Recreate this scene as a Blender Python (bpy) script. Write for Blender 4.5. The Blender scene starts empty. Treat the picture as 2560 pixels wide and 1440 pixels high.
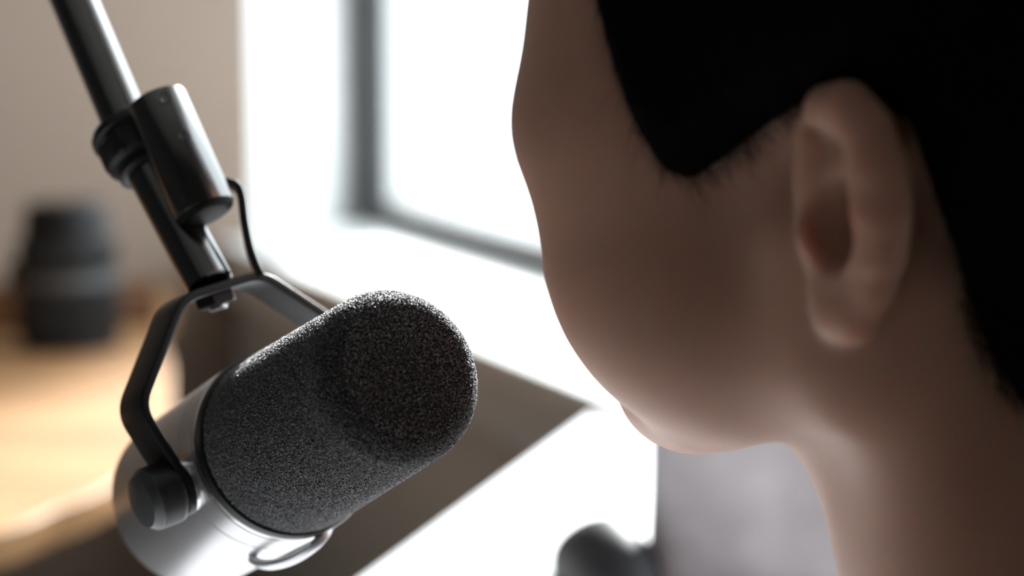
import bpy, bmesh, math, random
import numpy as np
from mathutils import Vector, Matrix

# ------------------------------------------------------------------ camera, light, exposure
scene = bpy.context.scene
COL = scene.collection
FPX = 70.0 / 36.0 * 2560.0            # focal length in pixels of the 2560 px frame
PITCH = math.radians(7.27)
CAM = Vector((0, 0, 1.05))
FW = Vector((0, math.cos(PITCH), -math.sin(PITCH)))
UP = Vector((0, math.sin(PITCH), math.cos(PITCH)))
RT = Vector((1, 0, 0))

def ray(px, py):
    return FW + RT * ((px - 1280) / FPX) + UP * ((720 - py) / FPX)
def at(px, py, depth):                # point at a distance along the view direction
    return CAM + ray(px, py) * depth
def on_z(px, py, z):                  # point on a horizontal plane
    r = ray(px, py)
    return CAM + r * ((z - CAM.z) / r.z)
def cam_vec(r, u, b):                 # right, up, backward  -> world
    return RT * r + UP * u - FW * b

cd = bpy.data.cameras.new('camera')
cam = bpy.data.objects.new('camera', cd); COL.objects.link(cam)
cam.location = CAM; cam.rotation_euler = (math.pi / 2 - PITCH, 0, 0)
cd.sensor_width = 36; cd.lens = 70; cd.clip_start = 0.02; cd.clip_end = 60
cd.dof.use_dof = True; cd.dof.focus_distance = 0.592; cd.dof.aperture_fstop = 5.2
scene.camera = cam
scene.view_settings.view_transform = 'Standard'
scene.view_settings.look = 'None'
scene.view_settings.gamma = 1.0
scene.view_settings.use_curve_mapping = False
scene.view_settings.exposure = 0.0
scene.cycles.use_denoising = True
scene.cycles.max_bounces = 10
scene.cycles.diffuse_bounces = 6
scene.cycles.sample_clamp_indirect = 8

world = bpy.data.worlds.new('overcast_sky'); scene.world = world; world.use_nodes = True
wn = world.node_tree.nodes; wl = world.node_tree.links
bg = wn['Background']; bg.inputs['Strength'].default_value = 5.0
tc = wn.new('ShaderNodeTexCoord'); sx = wn.new('ShaderNodeSeparateXYZ'); rp = wn.new('ShaderNodeValToRGB')
wl.new(tc.outputs['Generated'], sx.inputs[0]); wl.new(sx.outputs['Z'], rp.inputs[0]); wl.new(rp.outputs[0], bg.inputs['Color'])
rp.color_ramp.elements[0].position = -0.0; rp.color_ramp.elements[0].color = (0.50, 0.53, 0.57, 1)
rp.color_ramp.elements[1].position = 0.25; rp.color_ramp.elements[1].color = (0.88, 0.94, 1.0, 1)

sl = bpy.data.lights.new('hazy_sun', 'SUN'); sl.energy = 16.5; sl.angle = math.radians(7); sl.color = (1.0, 0.975, 0.96)
so = bpy.data.objects.new('hazy_sun', sl); COL.objects.link(so)
SUN_EL = math.radians(29); sh_ = Vector((0.30, 0.95, 0)).normalized()
so.rotation_euler = (sh_ * math.cos(SUN_EL) + Vector((0, 0, math.sin(SUN_EL)))).to_track_quat('Z', 'Y').to_euler()

# room axes: the window wall recedes to the left, the end wall meets it in the corner seen at the left
WD = Vector((0.3686, -0.9296, 0)).normalized()    # along the window wall, towards the camera side
NI = Vector((-WD.y * -1, WD.x * -1, 0)); NI = Vector((-0.9296, -0.3686, 0)).normalized()   # into the room
SILL_Z = 0.78
S0 = on_z(540, 600, SILL_Z)
CORNER = S0 - NI * 0.03
def wp(t, n, z=0.0):                  # t along the window wall from the corner, n into the room (negative: outwards)
    return Vector((CORNER.x, CORNER.y, 0)) + WD * t + NI * n + Vector((0, 0, z))

# ------------------------------------------------------------------ materials
MATS = {}
def mat(name, color, rough=0.5, metal=0.0, spec=0.5, **kw):
    m = bpy.data.materials.new(name); m.use_nodes = True
    b = m.node_tree.nodes['Principled BSDF']
    b.inputs['Base Color'].default_value = (*color, 1)
    b.inputs['Roughness'].default_value = rough
    b.inputs['Metallic'].default_value = metal
    b.inputs['Specular IOR Level'].default_value = spec
    for k, v in kw.items():
        b.inputs[k.replace('_', ' ')].default_value = v
    MATS[name] = m
    return m
def noise_vary(m, scale=8, amount=0.12, detail=4, bump=0.0, bump_scale=200, dist=0.001, rough=0.0, stretch=(1, 1, 1)):
    nt = m.node_tree; n = nt.nodes; l = nt.links; b = n['Principled BSDF']
    t = n.new('ShaderNodeTexCoord'); mp = n.new('ShaderNodeMapping'); mp.inputs['Scale'].default_value = stretch
    l.new(t.outputs['Object'], mp.inputs[0])
    z = n.new('ShaderNodeTexNoise'); z.inputs['Scale'].default_value = scale; z.inputs['Detail'].default_value = detail
    l.new(mp.outputs[0], z.inputs['Vector'])
    c = b.inputs['Base Color'].default_value[:]
    r = n.new('ShaderNodeValToRGB')
    r.color_ramp.elements[0].position = 0.3; r.color_ramp.elements[1].position = 0.7
    r.color_ramp.elements[0].color = (*[x * (1 - amount) for x in c[:3]], 1)
    r.color_ramp.elements[1].color = (*[min(1, x * (1 + amount)) for x in c[:3]], 1)
    l.new(z.outputs['Fac'], r.inputs[0]); l.new(r.outputs[0], b.inputs['Base Color'])
    if bump:
        z2 = n.new('ShaderNodeTexNoise'); z2.inputs['Scale'].default_value = bump_scale; z2.inputs['Detail'].default_value = 3
        l.new(mp.outputs[0], z2.inputs['Vector'])
        bp = n.new('ShaderNodeBump'); bp.inputs['Strength'].default_value = bump; bp.inputs['Distance'].default_value = dist
        l.new(z2.outputs['Fac'], bp.inputs['Height']); l.new(bp.outputs[0], b.inputs['Normal'])
    return m

M_wall = noise_vary(mat('taupe_paint', (0.335, 0.258, 0.205), 0.85), 3, 0.04, bump=0.15, bump_scale=260)
M_white = noise_vary(mat('white_paint', (0.86, 0.86, 0.85), 0.55), 4, 0.02)
M_ceiling = noise_vary(mat('ceiling_paint', (0.55, 0.54, 0.52), 0.9), 4, 0.03)
M_pale = noise_vary(mat('pale_paint', (0.76, 0.73, 0.69), 0.9), 4, 0.03)
M_dark = noise_vary(mat('charcoal_paint', (0.05, 0.048, 0.046), 0.9), 4, 0.05)
M_brown = noise_vary(mat('brown_paint', (0.27, 0.24, 0.22), 0.9), 4, 0.05)
M_floor = mat('pale_floorboards', (0.6, 0.57, 0.55), 0.5)
M_frame = noise_vary(mat('grey_window_frame', (0.062, 0.062, 0.063), 0.45), 6, 0.05)
M_desk = noise_vary(mat('white_laminate', (0.88, 0.88, 0.90), 0.35), 5, 0.015)
M_legm = noise_vary(mat('grey_metal_leg', (0.25, 0.25, 0.26), 0.4, 0.8), 5, 0.05)
M_glass = mat('window_glass', (1, 1, 1), 0.0)
nt = M_glass.node_tree; gt = nt.nodes.new('ShaderNodeBsdfTransparent'); gg = nt.nodes.new('ShaderNodeBsdfGlossy'); gg.inputs['Roughness'].default_value = 0.0
gt.inputs['Color'].default_value = (0.96, 0.98, 0.975, 1)
lw = nt.nodes.new('ShaderNodeLayerWeight'); lw.inputs['Blend'].default_value = 0.5; gm = nt.nodes.new('ShaderNodeMixShader')
pw = nt.nodes.new('ShaderNodeMath'); pw.operation = 'POWER'; pw.inputs[1].default_value = 5.0; gf = nt.nodes.new('ShaderNodeMath'); gf.operation = 'MULTIPLY_ADD'
gf.inputs[1].default_value = 0.6; gf.inputs[2].default_value = 0.03
nt.links.new(lw.outputs['Facing'], pw.inputs[0]); nt.links.new(pw.outputs[0], gf.inputs[0]); nt.links.new(gf.outputs[0], gm.inputs[0]); nt.links.new(gt.outputs[0], gm.inputs[1]); nt.links.new(gg.outputs[0], gm.inputs[2])
nt.links.new(gm.outputs[0], nt.nodes['Material Output'].inputs['Surface'])
# floor boards
nt = M_floor.node_tree; b = nt.nodes['Principled BSDF']
tc = nt.nodes.new('ShaderNodeTexCoord'); br = nt.nodes.new('ShaderNodeTexBrick')
br.inputs['Scale'].default_value = 1.0; br.inputs['Brick Width'].default_value = 1.2; br.inputs['Row Height'].default_value = 0.12
br.inputs['Mortar Size'].default_value = 0.003
br.inputs['Color1'].default_value = (0.66, 0.63, 0.61, 1); br.inputs['Color2'].default_value = (0.60, 0.57, 0.55, 1); br.inputs['Mortar'].default_value = (0.12, 0.10, 0.09, 1)
nt.links.new(tc.outputs['Object'], br.inputs[0]); nt.links.new(br.outputs[0], b.inputs['Base Color'])
# wood: stretched grain rings
def wood(name, c1, c2, c3, rough=0.35):
    m = mat(name, c2, rough, 0, 0.25); nt = m.node_tree; n = nt.nodes; l = nt.links; b = n['Principled BSDF']
    t = n.new('ShaderNodeTexCoord'); mp = n.new('ShaderNodeMapping'); mp.inputs['Scale'].default_value = (1.2, 9, 9)
    mp.inputs['Rotation'].default_value = (0, 0, 0.35)
    l.new(t.outputs['Object'], mp.inputs[0])
    z = n.new('ShaderNodeTexNoise'); z.inputs['Scale'].default_value = 3.5; z.inputs['Detail'].default_value = 8; z.inputs['Distortion'].default_value = 0.6
    l.new(mp.outputs[0], z.inputs['Vector'])
    r = n.new('ShaderNodeValToRGB'); r.color_ramp.elements[0].position = 0.3; r.color_ramp.elements[0].color = (*c1, 1)
    r.color_ramp.elements[1].position = 0.72; r.color_ramp.elements[1].color = (*c3, 1)
    e = r.color_ramp.elements.new(0.5); e.color = (*c2, 1)
    l.new(z.outputs['Fac'], r.inputs[0]); l.new(r.outputs[0], b.inputs['Base Color'])
    bp = n.new('ShaderNodeBump'); bp.inputs['Strength'].default_value = 0.15; bp.inputs['Distance'].default_value = 0.001
    l.new(z.outputs['Fac'], bp.inputs['Height']); l.new(bp.outputs[0], b.inputs['Normal'])
    return m
M_wood = wood('honey_wood', (0.26, 0.13, 0.055), (0.36, 0.19, 0.085), (0.43, 0.245, 0.115), 0.5)
M_walnut = wood('dark_walnut', (0.10, 0.045, 0.018), (0.14, 0.065, 0.028), (0.18, 0.085, 0.037), 0.5)

# ------------------------------------------------------------------ helpers
def link_bm(name, bm, material, parent=None, smooth=True, matrix=None):
    if matrix is not None:
        bm.transform(matrix)
    me = bpy.data.meshes.new(name); bm.normal_update(); bm.to_mesh(me); bm.free()
    o = bpy.data.objects.new(name, me); COL.objects.link(o)
    for mm in (material if isinstance(material, (list, tuple)) else [material]):
        me.materials.append(mm)
    if smooth:
        me.polygons.foreach_set('use_smooth', [True] * len(me.polygons))
        me.set_sharp_from_angle(angle=math.radians(35))
    if parent is not None:
        o.parent = parent
    return o
def rebase(o, base):                  # put a mesh's origin at `base`
    o.data.transform(Matrix.Translation(-Vector(base))); o.location = base
    return o
def tag(o, label=None, cat=None, group=None, kind=None):
    if label: o['label'] = label
    if cat: o['category'] = cat
    if group: o['group'] = group
    if kind: o['kind'] = kind
    return o
def empty(name, loc, label, cat, group=None):
    o = bpy.data.objects.new(name, None); COL.objects.link(o); o.location = loc; o.empty_display_size = 0.05
    return tag(o, label, cat, group)
def adopt(child, parent):             # parent, keeping the world place
    bpy.context.view_layer.update()
    child.parent = parent; child.matrix_parent_inverse = Matrix.Translation(-parent.location)
    return child

def bm_box(bm, p0, ex, ey, ez):       # box from a corner and three edge vectors
    vs = [bm.verts.new(Vector(p0) + ex * i + ey * j + ez * k) for k in (0, 1) for j in (0, 1) for i in (0, 1)]
    fs = [(0, 2, 3, 1), (4, 5, 7, 6), (0, 1, 5, 4), (2, 6, 7, 3), (0, 4, 6, 2), (1, 3, 7, 5)]
    out = [bm.faces.new([vs[i] for i in f]) for f in fs]
    if ex.cross(ey).dot(ez) < 0:
        for f in out: f.normal_flip()
    return out
def bm_prism(bm, poly, z0, z1):       # vertical prism over a plan polygon
    lo = [bm.verts.new((p[0], p[1], z0)) for p in poly]; hi = [bm.verts.new((p[0], p[1], z1)) for p in poly]
    fs = [bm.faces.new(hi), bm.faces.new(lo[::-1])]
    n = len(poly)
    for i in range(n):
        fs.append(bm.faces.new((lo[i], lo[(i + 1) % n], hi[(i + 1) % n], hi[i])))
    bmesh.ops.recalc_face_normals(bm, faces=fs)
    return fs
def bevel(bm, w, seg=2, angle=30):
    es = [e for e in bm.edges if len(e.link_faces) == 2 and e.calc_face_angle(0) > math.radians(angle)]
    bmesh.ops.bevel(bm, geom=es, offset=w, segments=seg, profile=0.6, affect='EDGES', clamp_overlap=True)
def bm_lathe(bm, prof, seg=96, cap=True):     # profile of (x, r); axis = local X
    rings = []
    for x, r in prof:
        if r < 1e-7:
            rings.append([bm.verts.new((x, 0, 0))])
        else:
            rings.append([bm.verts.new((x, r * math.cos(2 * math.pi * i / seg), r * math.sin(2 * math.pi * i / seg))) for i in range(seg)])
    for A, B in zip(rings, rings[1:]):
        for i in range(seg):
            j = (i + 1) % seg
            if len(A) == 1 and len(B) == 1: continue
            if len(A) == 1: bm.faces.new((A[0], B[i], B[j]))
            elif len(B) == 1: bm.faces.new((A[i], B[0], A[j]))
            else: bm.faces.new((A[i], B[i], B[j], A[j]))
    if cap:
        for R in (rings[0], rings[-1]):
            if len(R) > 1: bm.faces.new(R)
    bmesh.ops.recalc_face_normals(bm, faces=bm.faces[:])
def frame_x(d, hint=Vector((0, 0, 1))):       # rotation whose X axis is d
    x = d.normalized(); y = hint.cross(x)
    if y.length < 1e-4: y = Vector((0, 1, 0)).cross(x)
    y.normalize(); z = x.cross(y)
    return Matrix((x, y, z)).transposed().to_4x4()
def tube_between(bm, a, b, r, seg=32, r2=None):
    a = Vector(a); b = Vector(b); t = bmesh.new(); L = (b - a).length; r2 = r if r2 is None else r2
    e = min(0.0006, r * 0.3)
    bm_lathe(t, [(0, 0), (0, r - e), (e, r), (L - e, r2), (L, r2 - e), (L, 0)], seg)
    t.transform(Matrix.Translation(a) @ frame_x(b - a)); me = bpy.data.meshes.new('t'); t.to_mesh(me); t.free(); bm.from_mesh(me); bpy.data.meshes.remove(me)
def round_poly(pts, rad, seg=6, closed=False):   # 2D polyline with rounded corners
    out = []; n = len(pts)
    for i, p in enumerate(pts):
        if not closed and i in (0, n - 1): out.append(Vector(p)); continue
        p = Vector(p); a = Vector(pts[i - 1]); c = Vector(pts[(i + 1) % n])
        da = (a - p); dc = (c - p); r = min(rad, da.length * 0.45, dc.length * 0.45)
        q0 = p + da.normalized() * r; q1 = p + dc.normalized() * r
        for k in range(seg + 1):
            t = k / seg
            out.append(q0 * (1 - t) ** 2 + p * 2 * t * (1 - t) + q1 * t * t)
    return out

# ------------------------------------------------------------------ the room
CEIL = 2.5; WT = 0.25                 # wall depth behind the reveal
WIN_T0, WIN_T1 = 0.03, 2.3            # window opening along the wall
HEAD_Z = 2.15
ROOM_T, ROOM_N = 3.6, 2.5             # room size along the window wall / away from it
def quadwall(name, p, a, b, th, m):
    bm = bmesh.new(); bm_box(bm, p, a, b, th); return tag(link_bm(name, bm, m, smooth=False), kind='structure')

quadwall('floor', wp(-0.2, -0.5, -0.1), WD * (ROOM_T + 0.4), NI * (ROOM_N + 0.7), Vector((0, 0, 0.1)), M_floor)
quadwall('ceiling', wp(-0.2, -0.5, CEIL), WD * (ROOM_T + 0.4), NI * (ROOM_N + 0.7), Vector((0, 0, 0.1)), M_ceiling)
quadwall('wall_left', wp(0, -0.021), NI * (ROOM_N + 0.021), -WD * 0.15, Vector((0, 0, CEIL)), M_wall)
quadwall('wall_back', wp(0, ROOM_N), WD * ROOM_T, NI * 0.15, Vector((0, 0, CEIL)), M_dark)
quadwall('wall_near', wp(ROOM_T, -0.45), NI * (ROOM_N + 0.45), WD * 0.15, Vector((0, 0, CEIL)), M_dark)
# window wall: below, above and beyond the opening, one mesh
FR_T0 = -0.19                        # where the splayed reveal meets the frame
bm = bmesh.new()
bm_prism(bm, [wp(0, 0), wp(ROOM_T, 0), wp(ROOM_T, -0.38), wp(-0.35, -0.38), wp(-0.35, -0.05), wp(0, -0.0)][:5], 0, SILL_Z - 0.03)
bm_prism(bm, [wp(0, 0), wp(ROOM_T, 0), wp(ROOM_T, -0.38), wp(-0.35, -0.38), wp(-0.35, -0.05)], HEAD_Z, CEIL)
bm_prism(bm, [wp(WIN_T1, 0), wp(ROOM_T, 0), wp(ROOM_T, -0.38), wp(WIN_T1 + 0.15, -0.38)], SILL_Z - 0.03, HEAD_Z)
tag(link_bm('wall_right', bm, M_pale, smooth=False), kind='structure')
# white splayed reveal at the left of the window
bm = bmesh.new()
bm_prism(bm, [wp(0.0, -0.0212), wp(FR_T0, -0.22), wp(FR_T0, -0.38), wp(-0.45, -0.38), wp(-0.45, -0.0212)], SILL_Z - 0.03, HEAD_Z)
tag(link_bm('trim_1', bm, M_white, smooth=False), 'white splayed window reveal beside the taupe end wall', kind='structure')
# sill board with an apron below it
bm = bmesh.new()
bm_prism(bm, [wp(0.0, 0.03), wp(WIN_T1 + 0.1, 0.03), wp(WIN_T1 + 0.1, -0.30), wp(FR_T0 - 0.02, -0.30), wp(FR_T0 - 0.02, -0.22), wp(0, 0)], SILL_Z - 0.024, SILL_Z)
bevel(bm, 0.004, 3)
sill = tag(link_bm('trim_2', bm, M_white), 'wide white window sill', kind='structure')
bm = bmesh.new()
bm_prism(bm, [wp(0.0, 0.016), wp(WIN_T1 + 0.1, 0.016), wp(WIN_T1 + 0.1, 0.0), wp(0, 0.0)], SILL_Z - 0.078, SILL_Z - 0.024)
tag(link_bm('trim_3', bm, M_white, smooth=False), 'narrow white apron below the window sill', kind='structure')
# the window: frame and pane
WF0, WF1 = -0.22, -0.255
def frame_member(bm, t0, t1, z0, z1, n0=WF0, n1=WF1):
    bm_box(bm, wp(t0, n1, z0), WD * (t1 - t0), NI * (n0 - n1), Vector((0, 0, z1 - z0)))
win = empty('window_1', wp(1.0, -0.25, SILL_Z), None, None); win['kind'] = 'structure'
bm = bmesh.new()
FWD = 0.055
frame_member(bm, FR_T0, FR_T0 + FWD, SILL_Z, HEAD_Z)
frame_member(bm, WIN_T1 - FWD, WIN_T1 + 0.1, SILL_Z, HEAD_Z)
frame_member(bm, FR_T0 + FWD, WIN_T1 - FWD, SILL_Z, SILL_Z + 0.036)
frame_member(bm, FR_T0 + FWD, WIN_T1 - FWD, HEAD_Z - 0.05, HEAD_Z)
# rubber glazing bead step
frame_member(bm, FR_T0 + FWD, FR_T0 + FWD + 0.012, SILL_Z + 0.028, HEAD_Z - 0.05, WF0 - 0.01, WF1 + 0.01)
wf = adopt(link_bm('window_frame', bm, M_frame, smooth=False), win)
bm = bmesh.new()
frame_member(bm, FR_T0 + FWD, WIN_T1 - FWD, SILL_Z + 0.028, HEAD_Z - 0.05, -0.236, -0.240)
adopt(link_bm('window_pane', bm, M_glass, smooth=False), win)
# daylight portal in the opening
pl = bpy.data.lights.new('daylight_portal', 'AREA'); pl.shape = 'RECTANGLE'; pl.size = WIN_T1 - FR_T0; pl.size_y = HEAD_Z - SILL_Z
pl.cycles.is_portal = True
po = bpy.data.objects.new('daylight_portal', pl); COL.objects.link(po)
po.location = wp((WIN_T1 + FR_T0) / 2, -0.33, (HEAD_Z + SILL_Z) / 2)
zax = -NI; xax = WD; yax = zax.cross(xax)
po.matrix_world = Matrix.Translation(po.location) @ Matrix((xax, yax, zax)).transposed().to_4x4()

# ------------------------------------------------------------------ wooden table with a curved edge
TAB_Z = 0.72
edge_px = [(0, 1326), (142, 1270), (262, 1220)]
pts = [on_z(x, y, TAB_Z) for x, y in edge_px]
pts = [wp(0.20, 1.30), wp(0.50, 1.24), Vector((-1.20, 1.14, 0)), Vector((-0.95, 1.01, 0)), Vector((-0.70, 0.995, 0)), Vector((-0.55, 1.07, 0)), Vector((-0.43, 1.19, 0))] + pts + [Vector((-0.276, 1.60, 0)), on_z(428, 1000, TAB_Z), on_z(425, 905, TAB_Z), on_z(400, 840, TAB_Z)]
def catmull(P, n=8):
    P = [Vector((p[0], p[1])) for p in P]; Q = [2 * P[0] - P[1]] + P + [2 * P[-1] - P[-2]]; out = []
    for i in range(1, len(Q) - 2):
        a, b_, c, d = Q[i - 1:i + 3]
        for k in range(n):
            t = k / n
            out.append(0.5 * ((2 * b_) + (c - a) * t + (2 * a - 5 * b_ + 4 * c - d) * t * t + (3 * b_ - a - 3 * c + d) * t ** 3))
    out.append(P[-1]); return out
outline = catmull(pts, 8)
wallp = [wp(0.012, 0.06 + 0.02), wp(0.012, 1.25)]
outline = outline + [Vector(wallp[0][:2]), Vector(wallp[1][:2])]
table = empty('wooden_table', (-0.85, 1.65, 0), 'honey brown wooden table with curved front edge along the taupe end wall', 'table')
bm = bmesh.new(); bm_prism(bm, outline, TAB_Z - 0.027, TAB_Z); bevel(bm, 0.005, 3, 50)
adopt(link_bm('tabletop', bm, M_wood), table)
lbc = on_z(175, 866, TAB_Z)
bd = Vector(NI[:2]); b0 = on_z(396, 812, TAB_Z); b0 = Vector((b0.x, b0.y)); b1 = b0 + bd * 0.62; wv = Vector(WD[:2])
bm = bmesh.new(); bm_prism(bm, [b0, b1, b1 - wv * 0.03, b0 - wv * 0.03], TAB_Z, TAB_Z + 0.052); bevel(bm, 0.003, 2)
adopt(link_bm('backboard', bm, M_walnut), table)
for p in [(-0.62, 1.32), (-0.62, 2.15), (-1.15, 1.3), (-1.2, 1.95)]:
    bm = bmesh.new(); tube_between(bm, (p[0], p[1], 0), (p[0], p[1], TAB_Z - 0.027), 0.018, 24, 0.026)
    adopt(link_bm('leg', bm, M_wood), table)

# ------------------------------------------------------------------ white desk
DESK_Z = 0.77
A = on_z(1500, 1030, DESK_Z); B = on_z(920, 1440, DESK_Z)
dl = Vector((A.x - B.x, A.y - B.y)).normalized()
A2 = Vector((A.x, A.y))
def in_front(p, gap=0.036):           # keep clear of the sill nose
    v = Vector((p[0] - CORNER.x, p[1] - CORNER.y, 0)); n = v.dot(NI)
    return Vector((p[0], p[1])) + Vector(NI[:2]) * (gap - n)
A2 = in_front(A2)
B2 = Vector((B.x, B.y)) - dl * 0.60
edge_t = (Vector((A2.x, A2.y, 0)) - Vector((CORNER.x, CORNER.y, 0))).dot(WD)
desk = empty('white_desk', (-0.02, 0.85, 0), 'glossy white desk standing against the window sill, in front of the person', 'desk')
bm = bmesh.new()
R1 = Vector(wp(edge_t + 0.72, 0.036)[:2])
poly = [B2, Vector((-0.08, 0.42)), Vector((0.06, 0.66)), R1, A2]
bm_prism(bm, poly, DESK_Z - 0.025, DESK_Z); bevel(bm, 0.002, 2)
adopt(link_bm('desktop', bm, M_desk), desk)
cen = sum(poly, Vector((0, 0))) / len(poly)
for p, q_ in ((poly[0], 0.07), (poly[3], 0.16), (poly[4], 0.16)):
    v = p + (cen - p) * q_
    bm = bmesh.new(); tube_between(bm, (v.x, v.y, 0), (v.x, v.y, DESK_Z - 0.025), 0.016, 20)
    adopt(link_bm('leg', bm, M_legm), desk)

# ------------------------------------------------------------------ microphone
M_black = noise_vary(mat('satin_black_metal', (0.016, 0.016, 0.017), 0.42, 0.0, 0.30), 40, 0.1, bump=0.05, bump_scale=1500, dist=0.0002)
M_pole = noise_vary(mat('black_powder_coat', (0.006, 0.006, 0.006), 0.17, 0.0, 1.0, IOR=1.8), 40, 0.1, bump=0.08, bump_scale=1800, dist=0.0002)
M_house = noise_vary(mat('black_enamel', (0.008, 0.008, 0.008), 0.22, 0.0, 1.0, IOR=1.8), 40, 0.1, bump=0.05, bump_scale=1800, dist=0.0002)
M_body = noise_vary(mat('grey_satin_housing', (0.50, 0.50, 0.52), 0.30, 0.80, 0.6), 30, 0.05, bump=0.04, bump_scale=2500, dist=0.0002)
M_guard = mat('pale_metal', (0.62, 0.62, 0.64), 0.32, 0.7)
M_hole_light = mat('hole_light', (0.85, 0.84, 0.82), 0.5)  # pale colour stands in for daylight inside the barrel's small holes
M_cap = mat('matte_black_plastic', (0.004, 0.004, 0.004), 0.6, 0.0, 0.15)
M_rubber = mat('black_rubber', (0.008, 0.008, 0.009), 0.5)
M_steel = mat('bright_steel', (0.72, 0.72, 0.74), 0.2, 1.0)
M_knob = noise_vary(mat('grey_plastic', (0.06, 0.062, 0.065), 0.42, 0.0, 0.5), 60, 0.08)

# foam: true displacement of a dense mesh by fine cell noise; the front face, with glossier cells, is coloured lighter as if lit
def foam(name, lo, mid, hi, p_mid, p_hi, rough):
    m = mat(name, mid, rough, 0.0, 1.0)
    nt = m.node_tree; n = nt.nodes; l = nt.links; b = n['Principled BSDF']
    t = n.new('ShaderNodeTexCoord')
    z1 = n.new('ShaderNodeTexNoise'); z1.inputs['Scale'].default_value = 1500; z1.inputs['Detail'].default_value = 2.5; z1.inputs['Roughness'].default_value = 0.62
    z2 = n.new('ShaderNodeTexNoise'); z2.inputs['Scale'].default_value = 2100; z2.inputs['Detail'].default_value = 1.0
    l.new(t.outputs['Object'], z1.inputs['Vector']); l.new(t.outputs['Object'], z2.inputs['Vector'])
    rg = n.new('ShaderNodeMath'); rg.operation = 'SUBTRACT'; rg.inputs[1].default_value = 0.5; l.new(z2.outputs['Fac'], rg.inputs[0])
    ab = n.new('ShaderNodeMath'); ab.operation = 'ABSOLUTE'; l.new(rg.outputs[0], ab.inputs[0])
    ml = n.new('ShaderNodeMath'); ml.operation = 'MULTIPLY_ADD'; ml.inputs[1].default_value = -1.4; l.new(ab.outputs[0], ml.inputs[0]); l.new(z1.outputs['Fac'], ml.inputs[2])
    dp = n.new('ShaderNodeDisplacement'); dp.inputs['Scale'].default_value = 0.0016; dp.inputs['Midlevel'].default_value = 0.5
    l.new(ml.outputs[0], dp.inputs['Height']); l.new(dp.outputs[0], n['Material Output'].inputs['Displacement'])
    cr = n.new('ShaderNodeValToRGB'); cr.color_ramp.elements[0].position = 0.25; cr.color_ramp.elements[0].color = (*lo, 1)
    cr.color_ramp.elements[1].position = p_mid; cr.color_ramp.elements[1].color = (*mid, 1)
    e_ = cr.color_ramp.elements.new(p_hi); e_.color = (*hi, 1)  # brightest cells are painted glints on the foam fibres
    l.new(ml.outputs[0], cr.inputs[0]); l.new(cr.outputs[0], b.inputs['Base Color'])
    m.displacement_method = 'BOTH'
    return m
M_foam = foam('charcoal_foam', (0.014, 0.014, 0.016), (0.10, 0.10, 0.11), (0.65, 0.65, 0.69), 0.50, 0.67, 0.38)
M_face = foam('lit_face_foam', (0.020, 0.020, 0.022), (0.13, 0.13, 0.145), (0.85, 0.85, 0.92), 0.48, 0.63, 0.34)

MIC_D = 0.645
mc = at(716, 1110, MIC_D)             # centre of the ring between housing and foam
TH = math.radians(28); PH = 0.0
bdir = -ray(716, 1110).normalized()
e_a = (RT * 0.853 + UP * 0.522); e_a = (e_a - bdir * e_a.dot(bdir)).normalized()
ax = (e_a * math.sin(TH) + bdir * math.cos(TH)).normalized()
e_l = (RT * -0.94 - UP * 0.35); e_l = (e_l - bdir * e_l.dot(bdir)).normalized()
ph = math.atan(-e_a.dot(e_l) * math.tan(TH))
la = (e_l * math.cos(ph) + bdir * math.sin(ph)); la = (la - ax * la.dot(ax)).normalized()
yy = -la; zz = ax.cross(yy)
MICM = Matrix.Translation(mc) @ Matrix((ax, yy, zz)).transposed().to_4x4()
mm = 0.001
mic = empty('microphone', mc, 'large grey broadcast microphone with black foam windscreen on a black yoke', 'microphone')
def mic_part(name, bm, m, parent=mic, **kw):
    o = link_bm(name, bm, m, **kw); o.data.transform(MICM)
    o.data.transform(Matrix.Translation(-mc)); o.parent = parent
    return o

def smooth_prof(ctrl, step):          # resample a polyline profile with even steps
    out = [ctrl[0]]
    for a_, b_ in zip(ctrl, ctrl[1:]):
        L = math.dist(a_, b_); k = max(1, int(round(L / step)))
        for i in range(1, k + 1):
            out.append((a_[0] + (b_[0] - a_[0]) * i / k, a_[1] + (b_[1] - a_[1]) * i / k))
    return out
# windscreen
prof = [(1.5, 27.0), (1.5, 28.8), (2.5, 29.6), (4, 30.0), (30, 28.9), (60, 27.6), (72, 27.0)]
XC, RF, RR = 78.5, 26.8, 12.5
fil = [(XC - 9.5 + 9.5 * math.sin(a) * 1.0 + 0, RF - RR + RR * math.cos(a)) for a in [math.radians(d) for d in range(0, 91, 5)]]
fil = [(XC - 2 + RR * math.sin(math.radians(d)), RF - RR + RR * math.cos(math.radians(d))) for d in range(0, 56, 5)]
fil += [(fil[-1][0] + 0.15, fil[-1][1] - 0.5), (fil[-1][0] + 0.45, fil[-1][1] - 0.9), (fil[-1][0] + 0.6, fil[-1][1] - 1.6)]
face_x = fil[-1][0]
face = [(face_x + 0.7 * (1 - (r_ / fil[-1][1]) ** 2) , r_) for r_ in np.linspace(fil[-1][1], 0.0, 14)[1:]]
ctrl = prof + fil + face
pr = smooth_prof([(x * mm, r * mm) for x, r in ctrl], 0.18 * mm)
bm = bmesh.new(); bm_lathe(bm, pr, 1000, cap=True)
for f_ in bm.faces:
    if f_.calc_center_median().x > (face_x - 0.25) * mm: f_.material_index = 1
wind = mic_part('windscreen', bm, [M_foam, M_face]); wind['label'] = 'charcoal foam windscreen'
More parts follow.
